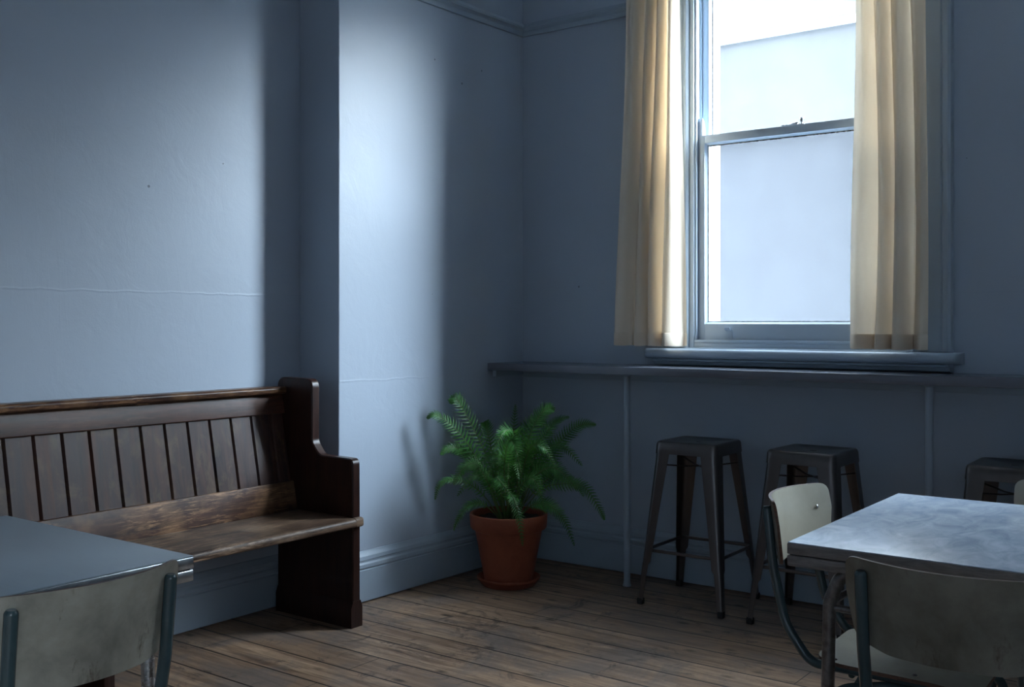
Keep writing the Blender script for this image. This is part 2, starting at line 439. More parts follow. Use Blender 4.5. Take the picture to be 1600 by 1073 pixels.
struct(MB().box(X0 - .3, X0, Y0 - .3, Y1 + .30, 0, H).build('wall_left', M['wall'], smooth=0), 'blue-grey plaster wall behind the wooden pew', 'wall')
w = MB().box(X1, X1 + .3, SIDE_Y + OPEN_HW, Y1 + .30, 0, H).box(X1, X1 + .3, Y0 - .3, SIDE_Y - OPEN_HW, 0, H)
w.box(X1, X1 + .3, SIDE_Y - OPEN_HW, SIDE_Y + OPEN_HW, 0, OPEN_B).box(X1, X1 + .3, SIDE_Y - OPEN_HW, SIDE_Y + OPEN_HW, OPEN_T, H)
struct(w.build('wall_right', M['wall'], smooth=0), 'blue-grey side wall outside the picture', 'wall')
struct(MB().box(X0, X1, Y0 - .3, Y0, 0, H).build('wall_front', M['wall'], smooth=0), 'blue-grey wall behind the viewer', 'wall')
foot = [(X0, Y1), (CX0, Y1)] + [(CX1, CY)] + [(X0, CY)]
struct(MB().prism(foot, lambda a, b, d: (a, b, d), 0, H).build('wall_chimney', M['chim'], smooth=0, bevel=.004), 'brightly lit projecting chimney breast between the pew and the fern', 'wall')

def profile_strip(name, p0, p1, nrm, prof, mat, label):
    """sweep a (out, z) profile from p0 to p1 on the floor plan; nrm points into the room"""
    p0 = Vector((*p0, 0)); p1 = Vector((*p1, 0)); n = Vector((*nrm, 0)).normalized()
    m = MB().loft([[p + n * o + Vector((0, 0, z)) for o, z in prof] for p in (p0, p1)])
    return struct(m.build(name, mat, smooth=25), label, 'trim')
BASE = [(0, 0.008), (.022, .008), (.022, .150), (.0185, .153), (.0185, .158), (.024, .162), (.024, .178), (.018, .186), (.018, .194), (.021, .198), (.018, .214), (.008, .226), (.004, .236), (0, .238)]
RAIL = [(0, 2.890), (.010, 2.890), (.014, 2.902), (.014, 2.922), (.020, 2.930), (.034, 2.938), (.038, 2.950), (.034, 2.962), (.026, 2.966), (.022, 2.978), (0, 2.985)]
RAIL = [(o, 2.892 + (z - 2.890) * RAIL_K) for o, z in RAIL]
profile_strip('baseboard_chimney', (CX0, Y1), (CX1 - .0005, CY - .0225), (1, -.0247), BASE, M['trim'], 'lit moulded skirting board at the foot of the chimney breast')
profile_strip('baseboard_return', (X0, CY), (CX1 + .022, CY), (0, -1), BASE, M['trim'], 'moulded skirting on the narrow side of the chimney breast')
profile_strip('baseboard_left', (X0, CY), (X0, Y0), (1, 0), BASE, M['trim'], 'moulded skirting board seen beneath the pew seat')
profile_strip('baseboard_back', (CX0, Y1), (X1, Y1), (0, -1), BASE, M['trim'], 'dark moulded skirting board behind the bar stools')
profile_strip('baseboard_right', (X1, Y0), (X1, Y1), (-1, 0), BASE, M['trim'], 'moulded skirting on the side wall outside the picture')
profile_strip('trim_1', (CX0, Y1), (CX1 - .0005, CY - .036), (1, -.0247), RAIL, M['trim'], 'picture rail across the chimney breast, left of the corner')
profile_strip('trim_2', (CX0, Y1), (WIN_X[0] - .72, Y1), (0, -1), RAIL, M['trim'], 'picture rail between the corner and the left curtain')
profile_strip('trim_3', (WIN_X[0] + .72, Y1), (WIN_X[1] - .72, Y1), (0, -1), RAIL, M['trim'], 'picture rail right of the window, above the picture')
profile_strip('trim_4', (X0, CY), (X0, Y0), (1, 0), RAIL, M['trim'], 'picture rail above the pew wall, outside the picture')

# ---------------------------------------------------------------- sash windows
def make_window(cx, idx, label):
    W_ = empty('window_%d' % idx, (cx, Y1, 0)); struct(W_, label, 'window')
    hw = OPEN_HW
    # box frame lining the opening  (local y: 0 = wall face, + = outside)
    f = MB()
    for s in (-1, 1):
        a, b = (-hw, -hw + .030) if s < 0 else (hw - .030, hw)
        f.box(a, b, -.004, .30, OPEN_B, OPEN_T, .002)
        st = lambda i, o: (min(s * i, s * o), max(s * i, s * o))
        q = st(hw - .030, hw - .042); f.box(*q, .004, .020, OPEN_B + .03, OPEN_T - .02, .004)      # staff bead
        q = st(hw - .030, hw - .040); f.box(*q, .064, .072, OPEN_B + .03, OPEN_T - .02, .001)      # parting bead
        q = st(hw - .030, hw - .044); f.box(*q, .118, .16, OPEN_B + .03, OPEN_T - .02, .002)
    f.box(-hw, hw, -.004, .30, OPEN_T - .03, OPEN_T, .002)
    f.box(-hw, hw, .0, .34, OPEN_B, OPEN_B + .035, .003)
    f.box(-hw + .03, hw - .03, -.002, .024, OPEN_B + .035, OPEN_B + .050, .004)
    f.build('frame', M['sash'], W_)
    # moulded architrave on both sides and over the head
    prof = [(0, 0), (0, .016), (.010, .024), (.020, .016), (.026, .016), (.032, .022), (.040, .022), (.046, .018), (.050, .014), (.060, .018), (.085, .024), (.110, .026), (.124, .030), (.132, .026), (.138, .040), (.158, .046), (.170, .040), (.172, .0)]
    a = MB()
    for s in (-1, 1):
        x_in = s * (hw - .006)
        rings = []
        for z, ext in ((OPEN_B + .01, 0), (OPEN_T - .006, 1)):
            rings.append([(x_in + s * o, -d, z + (o if ext else 0)) for o, d in prof])
        a.loft(rings)
    zt = OPEN_T - .006; x_in = hw - .006
    a.loft([[(-x_in - o, -d, zt + o) for o, d in prof], [(x_in + o, -d, zt + o) for o, d in prof]])
    a.build('architrave', M['trim'], W_, smooth=30)
    # sill board with rounded nose and the moulding under it
    s_ = MB()
    nose = [(.03, .0)] + [(-.105 - .021 * math.cos(math.radians(t)), .0 + 0 + .021 * math.sin(math.radians(t))) for t in range(90, -91, -20)] + [(.03, -.0)]
    zc = 1.1475
    def ringx(x, k): return [(x, y * 1.0 if y > 0 else y * k, zc + z) for y, z in pn]
    pn = [(.0, .0245)] + [(-.084 - .0245 * math.cos(math.radians(t)), .0245 * math.sin(math.radians(t))) for t in range(90, -91, -15)] + [(.0, -.0245)]
    L = .755
    s_.loft([ringx(-L, .55), ringx(-L + .006, .80), ringx(-L + .016, .95), ringx(-L + .03, 1), ringx(L - .03, 1), ringx(L - .016, .95), ringx(L - .006, .8), ringx(L, .55)])
    ap = [(0, 1.124), (-.074, 1.124), (-.080, 1.119), (-.078, 1.112), (-.062, 1.109), (-.058, 1.102), (-.054, 1.093), (-.040, 1.0885), (0, 1.0885)]
    s_.loft([[(x, y, z) for y, z in ap] for x in (-L + .045, L - .045)])
    s_.box(-hw + .01, hw - .01, -.075, .02, 1.168, 1.176, .003)
    s_.build('sill', M['trim'], W_, smooth=40)
    # sashes: (name, y centre, z0, z1, bottom rail, top rail, glass material)
    so = hw - .030
    zm = 2.232
    for nm, y0, y1, z0, z1, br, tr, gm, stile in (('lower_sash', .024, .062, OPEN_B + .037, zm, .092, .040, 'glassL', .046), ('upper_sash', .074, .112, zm - .040, OPEN_T - .03, .040, .05, 'glassU', .046)):
        sh = MB()
        sh.box(-so, -so + stile, y0, y1, z0, z1, .002); sh.box(so - stile, so, y0, y1, z0, z1, .002)
        sh.box(-so + stile, so - stile, y0, y1, z0, z0 + br, .002); sh.box(-so + stile, so - stile, y0, y1, z1 - tr, z1, .002)
        # glazing moulding on the inner edges
        ym = (y0 + y1) / 2
        gx = so - stile; b = .011
        for s in (-1, 1):
            sh.loft([[(s * gx, y0 + .004, z), (s * (gx - b), ym, z), (s * gx, ym, z)] for z in (z0 + br, z1 - tr)])
        sh.loft([[(x, y0 + .004, z0 + br), (x, ym, z0 + br + b), (x, ym, z0 + br)] for x in (-gx, gx)])
        sh.loft([[(x, y0 + .004, z1 - tr), (x, ym, z1 - tr - b), (x, ym, z1 - tr)] for x in (-gx, gx)])
        if nm == 'lower_sash':
            # horn: a curved ear standing over each stile of the sash
            for s in (-1, 1):
                pr = [(y0, zm), (y1 - .004, zm)] + [(y0 + (y1 - y0 - .004) * math.cos(math.radians(t)), zm + .085 * math.sin(math.radians(t))) for t in range(10, 91, 10)]
                a0, a1 = sorted((s * so, s * (so - .034)))
                sh.prism(pr, lambda a, b_, d: (d, a, b_), a0, a1)
        sash = sh.build(nm, M['sash'], W_)
        pn_ = MB().box(-gx, gx, ym + .002, ym + .005, z0 + br, z1 - tr).build('pane', M[gm], sash, smooth=0)
        # cracked putty line round the pane
        pt = MB()
        for s in (-1, 1):
            a0, a1 = sorted((s * (gx - b), s * (gx - b - .0022))); pt.box(a0, a1, ym - .001, ym + .0015, z0 + br + b, z1 - tr - b)
        pt.box(-gx + b, gx - b, ym - .001, ym + .0015, z0 + br + b, z0 + br + b + .0022)
        pt.box(-gx + b, gx - b, ym - .001, ym + .0015, z1 - tr - b - .005, z1 - tr - b)
        pt.build('putty', M['dirt'], sash, smooth=0)
        if nm == 'lower_sash':
            for s in (-1, 1):
                lf = MB().box(s * .34 - .022, s * .34 + .022, y0 - .003, y0 + .001, z0 + .020, z0 + .062, .001)
                hook = [(y0 - .002, z0 + .058), (y0 - .016, z0 + .066), (y0 - .020, z0 + .074), (y0 - .015, z0 + .074), (y0 - .012, z0 + .070), (y0 + .001, z0 + .064)]
                lf.prism(hook, lambda a, b_, d: (d, a, b_), s * .34 - .014, s * .34 + .014)
                lf.build('sash_lift', M['sash'], sash)
    # fastener on the meeting rail
    fs = MB().box(-.075, .005, .030, .060, zm, zm + .006, .002)
    fs.tube([(-.045, .045, zm + .004), (.0, .048, zm + .012)], .006, 8)
    fs.lathe([(.001, 0), (.006, .001), (.005, .012), (.010, .020), (.012, .027), (.009, .034), (.001, .036)], (.022, .046, zm), 16)
    fs.box(.0, .04, .032, .060, zm, zm + .004, .001)
    fs.build('sash_fastener', M['chrome'], W_)
    return W_
make_window(WIN_X[0], 1, 'tall sliding sash window with blue-grey frame between cream curtains')
make_window(WIN_X[1], 2, 'second sash window further right, outside the picture')
sw = make_window(0, 3, 'added fill-light sash window in the side wall, outside the picture')
sw.location = (X1, SIDE_Y, 0); sw.rotation_euler = (0, 0, -PI / 2)

def make_curtain(x0t, x1t, x0b, x1b, nf, ph, label, grp, amp=.046, zt=3.352, zb=1.188):
    """pleated curtain; widths at the top and at the hem"""
    NU, NZ = 130, 46; yc = -.100
    def P(u, z, off=0.0):
        k = (zt - z) / (zt - zb)
        xa = x0t + (x0b - x0t) * k ** 1.2; xb = x1t + (x1b - x1t) * k ** .8
        a = 2 * PI * nf * (u + .06 * math.sin(2.1 * z + ph * 2) * math.sin(PI * u) + .05 * math.sin(2 * PI * u + ph)) + ph
        A = amp * (.62 + .38 * k) * (.85 + .35 * math.sin(5.3 * u + ph + .9 * z))
        y = math.sin(a) + .36 * math.sin(2 * a + 1.1 + .9 * math.sin(z * 1.3)) + .05 * math.sin(5 * a + 2 * z)
        x = xa + (xb - xa) * u + .019 * math.cos(a) * (.4 + .6 * k) + .004 * math.sin(3 * z + 9 * u)
        return (x, yc + A * y + off + .006 * math.sin(3.1 * z + 4 * u), z + .004 * math.sin(2 * PI * nf * u + ph) * (1 if k > .98 else 0))
    m = MB(); vs = []; fs = []
    for j in range(NZ + 1):
        z = zt + (zb - zt) * j / NZ
        for i in range(NU + 1): vs.append(P(i / NU, z))
    for j in range(NZ):
        for i in range(NU):
            q = j * (NU + 1) + i; fs.append((q, q + 1, q + NU + 2, q + NU + 1))
    m.add(vs, fs)
    o = m.build('curtain', M['cloth'], smooth=180)
    tag(o, label, 'curtain', grp)
    h = MB(); vs = []; fs = []
    for z, of in ((zb + .062, -.001), (zb + .058, -.0035), (zb + .004, -.0035), (zb - .002, -.001), (zb - .002, .0025), (zb + .058, .003)):
        for i in range(NU + 1): 
            p = P(i / NU, max(z, zb)); vs.append((p[0], p[1] + of, z))
    for j in range(5):
        for i in range(NU):
            q = j * (NU + 1) + i; fs.append((q, q + 1, q + NU + 2, q + NU + 1))
    h.add(vs, fs); h.build('hem', M['cloth'], o, smooth=60)
    return o
cx = WIN_X[0]
make_curtain(.735, 1.000, .672, 1.030, 3.6, 2.4, 'cream cotton curtain hanging left of the window, beside the corner', 'cream curtains')
make_curtain(1.890, 2.185, 1.880, 2.190, 3.3, 3.6, 'cream cotton curtain hanging right of the window, covering its edge', 'cream curtains')
cx = WIN_X[1]
make_curtain(cx - .82, cx - .51, cx - .86, cx - .49, 4.2, 1.4, 'cream curtain at the second window, outside the picture', 'cream curtains')
make_curtain(cx + .51, cx + .82, cx + .49, cx + .86, 4.0, 2.0, 'far cream curtain at the second window, outside the picture', 'cream curtains')
for cx, lb in zip(WIN_X, ('slim curtain rod above the window between the cream curtains', 'curtain rod above the second window')):
    r = MB().tube([(cx - .90, -.10, 3.365), (cx + .90, -.10, 3.365)], .011)
    for s in (-1, 1):
        r.lathe([(.001, -.03), (.02, -.02), (.024, 0), (.02, .02), (.001, .03)], (cx + s * .92, -.10, 3.365), 16, axis='X')
        r.tube([(cx + s * .84, .03, 3.365), (cx + s * .84, -.10, 3.365)], .008)
        r.lathe([(.03, 0), (.03, -.006), (.012, -.012), (.001, -.012)], (cx + s * .84, Y1, 3.365), 20, axis='Y')
    tag(r.build('curtain_rod', M['tube']), lb, 'curtain rod')

# ---------------------------------------------------------------- outside: yard, neighbour's wall
struct(MB().box(-8, 14, Y1 + .30, 12, -.3, -.1).build('ground', M['ground'], smooth=0), 'paved yard outside the window', 'ground')
nb = empty('neighbour_building', (-.785, 4.0, -.1))
MB().box(0, 2.6, 0, 3, 0, 3.90).build('wall', M['render'], nb, smooth=0)
MB().box(-.02, 2.62, -.03, .20, 3.90, 3.965, .006).build('coping', M['coping'], nb, smooth=0)
tag(nb, 'pale rendered neighbouring building with a flat parapet seen through the window', 'building')

# ---------------------------------------------------------------- bar shelf along the window wall
sh = empty('bar_shelf', (2.8, -.12, 0))
def L_(m): return m.xf(Matrix.Translation((-2.8, .12, 0)))
FY, ZT = -.285, 1.085
L_(MB().box(CX0 - .005, X1, FY, Y1, ZT - .040, ZT, .004)).build('shelf_top', M['counter'], sh)
L_(MB().box(CX0, X1, Y1 - .022, Y1, ZT - .085, ZT - .040, .003)).build('batten', M['trim'], sh)
L_(MB().box(CX0 - .005, CX0 + .02, FY + .045, Y1 - .022, ZT - .075, ZT - .040, .002)).build('end_batten', M['trim'], sh)
tag(sh, 'long narrow grey-blue bar shelf fixed along the wall beneath the window', 'shelf')
for px_, lb in ((.788, 'slim pipe post under the bar shelf between the fern and the first stool'), (2.222, 'slim pipe post under the bar shelf right of the middle stool'), (3.66, 'pipe post under the bar shelf, outside the picture'), (5.1, 'farthest pipe post under the bar shelf, outside the picture')):
    p = empty('shelf_post', (px_, -.205, 0))
    MB().tube([(0, 0, .01), (0, 0, ZT - .041)], .0165, 16, dome=False).build('pipe', M['trim'], p)
    MB().lathe([(.001, 0), (.021, 0), (.021, .005), (.0185, .009), (.0172, .022), (.0001, .022)], n=20).build('foot', M['trim'], p)
    MB().lathe([(.001, ZT - .0405), (.026, ZT - .0405), (.026, ZT - .045), (.018, ZT - .050), (.001, ZT - .050)], n=20).build('flange', M['trim'], p)
    tag(p, lb, 'post', 'posts under the bar shelf')

# ---------------------------------------------------------------- pew
def make_pew():
    Y_R, Y_L = -1.475, -4.30
    root = empty('pew', (0, -2.9, 0))
    T = Matrix.Translation((0, 2.9, 0))
    prof = [(-.262, 0), (.214, 0), (.214, .085), (.216, .115), (.216, .50), (.215, .720), (.010, .722), (-.036, .775), (-.036, 1.052), (-.266, 1.056)]
    rad = [0, 0, .0, .0, 0, .030, .045, .045, .042, .045]
    prof = fillet(prof, rad, 8)
    def end(yc, w):
        m = MB()
        # chamfered slab: narrower ring at each face
        def ring(y, ins):
            cxm = sum(p[0] for p in prof) / len(prof); out = []
            n = len(prof)
            for i, p in enumerate(prof):
                a = Vector(prof[i - 1]); b = Vector(prof[(i + 1) % n]); t = (b - a)
                nn = Vector((t.y, -t.x)); nn = nn.normalized() if nn.length > 1e-6 else Vector((0, 0))
                out.append((p[0] - nn.x * ins, y, max(0.0, p[1] - nn.y * ins)))
            return out
        m.loft([ring(yc - w / 2, .005), ring(yc - w / 2 + .005, 0), ring(yc + w / 2 - .005, 0), ring(yc + w / 2, .005)])
        # wider block at the foot
        ft = [(-.262, 0), (.2165, 0), (.2165, .080), (.214, .110), (-.262, .110)]
        hw = w / 2
        rings = []
        for (z, e) in ((0, .010), (.082, .010), (.112, 0.0), (.113, -.004)):
            rings.append([(-.262, yc - hw - e, z), (.2175, yc - hw - e, z), (.2175, yc + hw + e, z), (-.262, yc + hw + e, z)])
        m.loft(rings)
        return m.xf(T)
    end(-1.501, .046).build('end_panel', M['pewend'], root)
    end(Y_L - .023, .046).build('end_panel', M['pewend'], root)
    # middle support under the seat
    MB().box(-.20, .195, -2.672, -2.632, 0, .430, .003).xf(T).build('middle_support', M['pewend'], root)
    # seat plank with rounded nose; wraps over the end panel's front edge
    pr = [(-.130, .430), (-.130, .470), (.175, .470), (.236, .467), (.240, .430)]
    pr = fillet(pr, [0, 0, 0, .020, .016], 6)
    MB().prism(pr, lambda a, b, d: (a, d, b), Y_L, -1.5225).xf(T).build('seat', M['pewseat'], root, smooth=60)
    pr2 = fillet([(.2165, .430), (.2165, .470), (.236, .467), (.240, .430)], [0, 0, .018, .014], 5)
    mm = MB()
    mm.loft([[(a, -1.5225, b) for a, b in pr2], [(a, -1.486, b) for a, b in pr2], [(.2165 + (a - .2165) * .75, -1.476, .45 + (b - .45) * .9) for a, b in pr2], [(.2165 + (a - .2165) * .3, -1.470, .45 + (b - .45) * .75) for a, b in pr2]])
    mm.xf(T).build('seat_nose', M['pewseat'], root, smooth=60)
    # back: leaning boards with V joints
    y0 = -1.598; pitch = .1095
    yb = [-1.524] ; y = y0
    joints = []
    while y > Y_L + .02: joints.append(y); y -= pitch
    def bx(z, off=0.0): return -.142 - (z - .47) * .200 + off     # front face of the leaning back
    m = MB(); edges = [-1.524] + joints + [Y_L]
    zb, zt = .590, .905
    for a, b in zip(edges[:-1], edges[1:]):
        g = .0058
        m.loft([[(bx(z, -.012), a, z), (bx(z, -.001), a - g, z), (bx(z, .0008), a - g - .0015, z), (bx(z, .0008), b + g + .0015, z), (bx(z, -.001), b + g, z), (bx(z, -.012), b, z), (bx(z, -.022), b, z), (bx(z, -.022), a, z)] for z in (zb, zt)])
    m.xf(T).build('back_panel', M['boards'], root, smooth=20)
    def rail(name, z0, z1, o, th, mat, rr=.004):
        m = MB(); pf = fillet([(bx(z0, o), z0), (bx(z1, o), z1), (bx(z1, -th), z1), (bx(z0, -th), z0)], [rr, rr, 0, 0], 4)
        m.prism(pf, lambda a, b, d: (a, d, b), Y_L, -1.524); return m.xf(T).build(name, mat, root, smooth=50)
    rail('lower_rail', .466, .594, .012, .026, M['pewrail'])
    rail('upper_rail', .893, .975, .012, .026, M['pew'])
    cp = [(-.272, .972), (-.222, .972), (-.214, .976), (-.213, .986)]
    cap = fillet([(-.286, .973), (-.232, .973), (-.229, .980), (-.205, .983), (-.203, 1.004), (-.212, 1.013), (-.286, 1.013)], [0, 0, .002, .008, .009, .006, .004], 5)
    MB().prism(cap, lambda a, b, d: (a, d, b), Y_L, -1.524).xf(T).build('top_rail', M['pewrail'], root, smooth=50)
    tag(root, 'long dark-stained wooden church pew with a worn seat against the left wall', 'bench')
make_pew()

# ---------------------------------------------------------------- potted fern
POT = Vector((.300, -.530, 0))
RV = Vector((math.cos(YAW), math.sin(YAW), 0)); TC = Vector((math.sin(YAW), -math.cos(YAW), 0))   # sideways / towards the room
sc_ = MB().lathe([(.001, 0), (.122, 0), (.130, .004), (.150, .030), (.156, .034), (.158, .042), (.153, .046), (.146, .042), (.128, .018), (.118, .014), (.001, .014)], n=64)
tag(sc_.build('plant_saucer', M['terra'], loc=POT), 'round terracotta saucer on the floor beneath the fern pot', 'saucer')
fern = empty('potted_fern', POT + Vector((0, 0, .0145)))
z0 = -.0145
MB().lathe([(.001, .0005), (.112, .0005), (.118, .004), (.168, .262), (.171, .268), (.186, .270), (.190, .276), (.194, .334), (.192, .341), (.186, .344), (.179, .341), (.176, .330), (.172, .262), (.160, .255), (.001, .25)], n=72).build('pot', M['terra'], fern)
sm = MB(); vs = []; fs = []
N = 40
vs.append((0, 0, .322))
for k in range(1, 9):
    r = .175 * k / 8
    for i in range(N):
        a = 2 * PI * i / N; vs.append((r * math.cos(a), r * math.sin(a), .312 + .012 * noise.noise(Vector((r * 30 * math.cos(a), r * 30 * math.sin(a), 1)))))
for i in range(N): fs.append((0, 1 + i, 1 + (i + 1) % N))
for k in range(7):
    for i in range(N):
        a = 1 + k * N; fs.append((a + i, a + N + i, a + N + (i + 1) % N, a + (i + 1) % N))
sm.add(vs, fs); sm.build('soil', M['soil'], fern)

def frond(points, width, npairs, rnd, twist=0.0, start=.22, ref=Vector((0, 0, 1))):
    """one fern frond: arching midrib with toothed tapering leaflets on both sides"""
    P = [Vector(p) for p in points]
    def cr(t):
        n = len(P) - 1; s = min(n - 1e-6, max(0, t * n)); i = int(s); f = s - i
        p0 = P[max(0, i - 1)]; p1 = P[i]; p2 = P[i + 1]; p3 = P[min(n, i + 2)]
        return .5 * ((2 * p1) + (p2 - p0) * f + (2 * p0 - 5 * p1 + 4 * p2 - p3) * f * f + (3 * p1 - p0 - 3 * p2 + p3) * f ** 3)
    m = MB()
    K = 26
    m.tube([cr(k / K) for k in range(K + 1)], [.0032 * (1 - .75 * k / K) + .0004 for k in range(K + 1)], 5, mi=1, dome=False)
    prev = None
    for i in range(npairs):
        f = (i + .5) / npairs
        t = start + (1 - start) * f
        p = cr(t); tg = (cr(min(1, t + .01)) - cr(max(0, t - .01))).normalized()
        side = tg.cross(ref)
        if side.length < .35 and prev is not None: side = prev - tg * prev.dot(tg)
        elif side.length < .05: side = tg.cross(Vector((1, 0, 0)))
        side.normalize()
        if prev is not None and side.dot(prev) < 0: side = -side
        prev = side.copy()
        up = side.cross(tg).normalized()
        q = Matrix.Rotation(twist, 3, tg); side2 = q @ side; up2 = q @ up
        w_ = width * 1.12 * min(1, (f + .10) / .34) ** .7 * (1 - f) ** .72 + .002
        for s in (-1, 1):
            L = w_ * rnd.uniform(.86, 1.08); bw = min(.0036 + L * .055, .0078) * (1 - .3 * f)
            d = (side2 * s + tg * (.38 + .35 * f) + up2 * rnd.uniform(.02, .22)).normalized()
            fw = (tg - d * tg.dot(d)).normalized(); nn = d.cross(fw)
            droop = rnd.uniform(.10, .30); n = 8; a = []; b = []; c = []
            for k in range(n + 1):
                u = k / n
                cpt = p + d * L * u - up2 * (droop * L * u * u) + fw * (.08 * L * u * u)
                wv = bw * (1 - u ** 1.7) * (1.0 if k % 2 == 0 else .62) + .0004
                a.append(cpt + fw * wv + up2 * wv * .25); b.append(cpt); c.append(cpt - fw * wv + up2 * wv * .25)
            vs = a + b + c; g = n + 1; fs = []
            for k in range(n):
                fs.append((k, k + 1, g + k + 1, g + k)); fs.append((g + k, g + k + 1, 2 * g + k + 1, 2 * g + k))
            m.add(vs, fs)
    return m
def fp(lat, tow, z): v = RV * lat + TC * tow; return (v.x, v.y, z - .0145)
FR = [  # (control points as (sideways, towards room, height), width, pairs)
    ([(-.03, .0, .33), (-.12, .03, .56), (-.24, .08, .76), (-.35, .12, .852), (-.395, .13, .838)], .072, 34),
    ([(-.02, -.04, .33), (-.09, -.04, .58), (-.17, -.02, .76), (-.245, .02, .905), (-.272, .02, .928), (-.285, .02, .90)], .080, 36),
    ([(.0, -.08, .33), (.0, -.14, .52), (.02, -.20, .70), (.035, -.22, .875)], .070, 30),
    ([(.03, .02, .33), (.05, .06, .55), (.10, .09, .74), (.155, .10, .85), (.200, .10, .885), (.215, .10, .872)], .082, 34),
    ([(.04, -.02, .33), (.10, .0, .55), (.17, .0, .72), (.235, .0, .81), (.30, .02, .832)], .072, 32),
    ([(.05, -.05, .33), (.14, -.08, .52), (.24, -.10, .67), (.35, -.08, .78), (.44, -.08, .785)], .085, 34),
    ([(.05, .02, .33), (.16, .06, .48), (.28, .10, .515), (.37, .12, .50), (.44, .13, .40), (.465, .13, .345)], .062, 32),
    ([(.04, .06, .33), (.12, .14, .42), (.20, .18, .42), (.27, .20, .35), (.315, .20, .235)], .058, 28),
    ([(.0, .06, .33), (.0, .15, .46), (.02, .21, .47), (.05, .245, .38), (.068, .25, .245)], .062, 30),
    ([(-.04, .02, .33), (-.14, .06, .47), (-.25, .10, .535), (-.33, .14, .52), (-.355, .14, .445)], .050, 28),
    ([(-.04, .05, .33), (-.12, .12, .42), (-.19, .16, .42), (-.24, .19, .36), (-.262, .19, .305)], .045, 24),
    ([(.0, .03, .33), (-.02, .14, .58), (.0, .22, .73), (.03, .28, .72), (.06, .33, .60)], .095, 32),
    ([(-.02, .04, .33), (-.04, .16, .50), (-.06, .25, .57), (-.03, .31, .55), (.02, .34, .49)], .062, 26),
    ([(.01, .0, .33), (.03, .05, .58), (.03, .13, .76), (-.02, .22, .78), (-.07, .27, .70)], .092, 32),
    ([(.04, -.03, .33), (.12, -.04, .55), (.20, -.02, .68), (.28, .04, .68), (.36, .08, .60)], .080, 30),
    ([(.04, .03, .33), (.11, .10, .52), (.19, .16, .60), (.26, .19, .58), (.33, .20, .50)], .075, 28),
    ([(-.04, .0, .33), (-.12, .02, .53), (-.20, .05, .66), (-.28, .09, .69), (-.33, .12, .66)], .075, 30),
    ([(-.03, .05, .33), (-.10, .11, .52), (-.16, .17, .62), (-.22, .21, .60), (-.26, .23, .53)], .070, 28),
    ([(.0, -.03, .33), (.05, -.07, .60), (.10, -.10, .78), (.16, -.09, .80), (.22, -.06, .74)], .080, 30),
    ([(-.02, -.04, .33), (-.07, -.08, .58), (-.11, -.12, .76), (-.12, -.10, .80)], .070, 28),
    ([(.03, .04, .33), (.06, .14, .50), (.11, .22, .56), (.15, .26, .50), (.17, .27, .42)], .060, 26),
    ([(.03, -.06, .33), (.14, -.12, .45), (.24, -.14, .52), (.33, -.12, .49), (.38, -.10, .42)], .065, 28),
    ([(.02, .04, .33), (.07, .08, .58), (.11, .14, .70), (.17, .18, .70), (.22, .20, .62)], .075, 28),
    ([(-.01, .05, .33), (.0, .12, .56), (-.04, .18, .66), (-.10, .22, .66), (-.16, .24, .58)], .070, 28),
]
rf = random.Random(3)
for k in range(11):                       # shorter inner fronds that thicken the crown
    a = 2 * PI * k / 11 + rf.uniform(-.2, .2); l = rf.uniform(.13, .26); hgt = rf.uniform(.46, .66) + (.06 if math.sin(a) < 0 else 0)
    ca, sa = math.cos(a), math.sin(a)
    FR.append(([(ca * .02, sa * .02, .33), (ca * l * .35, sa * l * .35, .33 + (hgt - .33) * .65), (ca * l * .75, sa * l * .75, hgt), (ca * l * 1.15, sa * l * 1.15, hgt - rf.uniform(.03, .12))], rf.uniform(.045, .065), 24))
for pts, wd, npair in FR:
    rr = random.Random(rf.random())
    ref = Vector((0, 0, rr.uniform(.35, .8))) + TC * rr.uniform(.6, 1.0) + RV * rr.uniform(-.35, .35)
    frond([fp(*p) for p in pts], wd * .92, npair, rr, rf.uniform(-.2, .2), start=.2, ref=ref.normalized()).build('frond', [M['leaf'], M['stem']], fern, smooth=0)
tag(fern, 'green fern with arching fronds in a terracotta pot in the corner', 'potted plant')

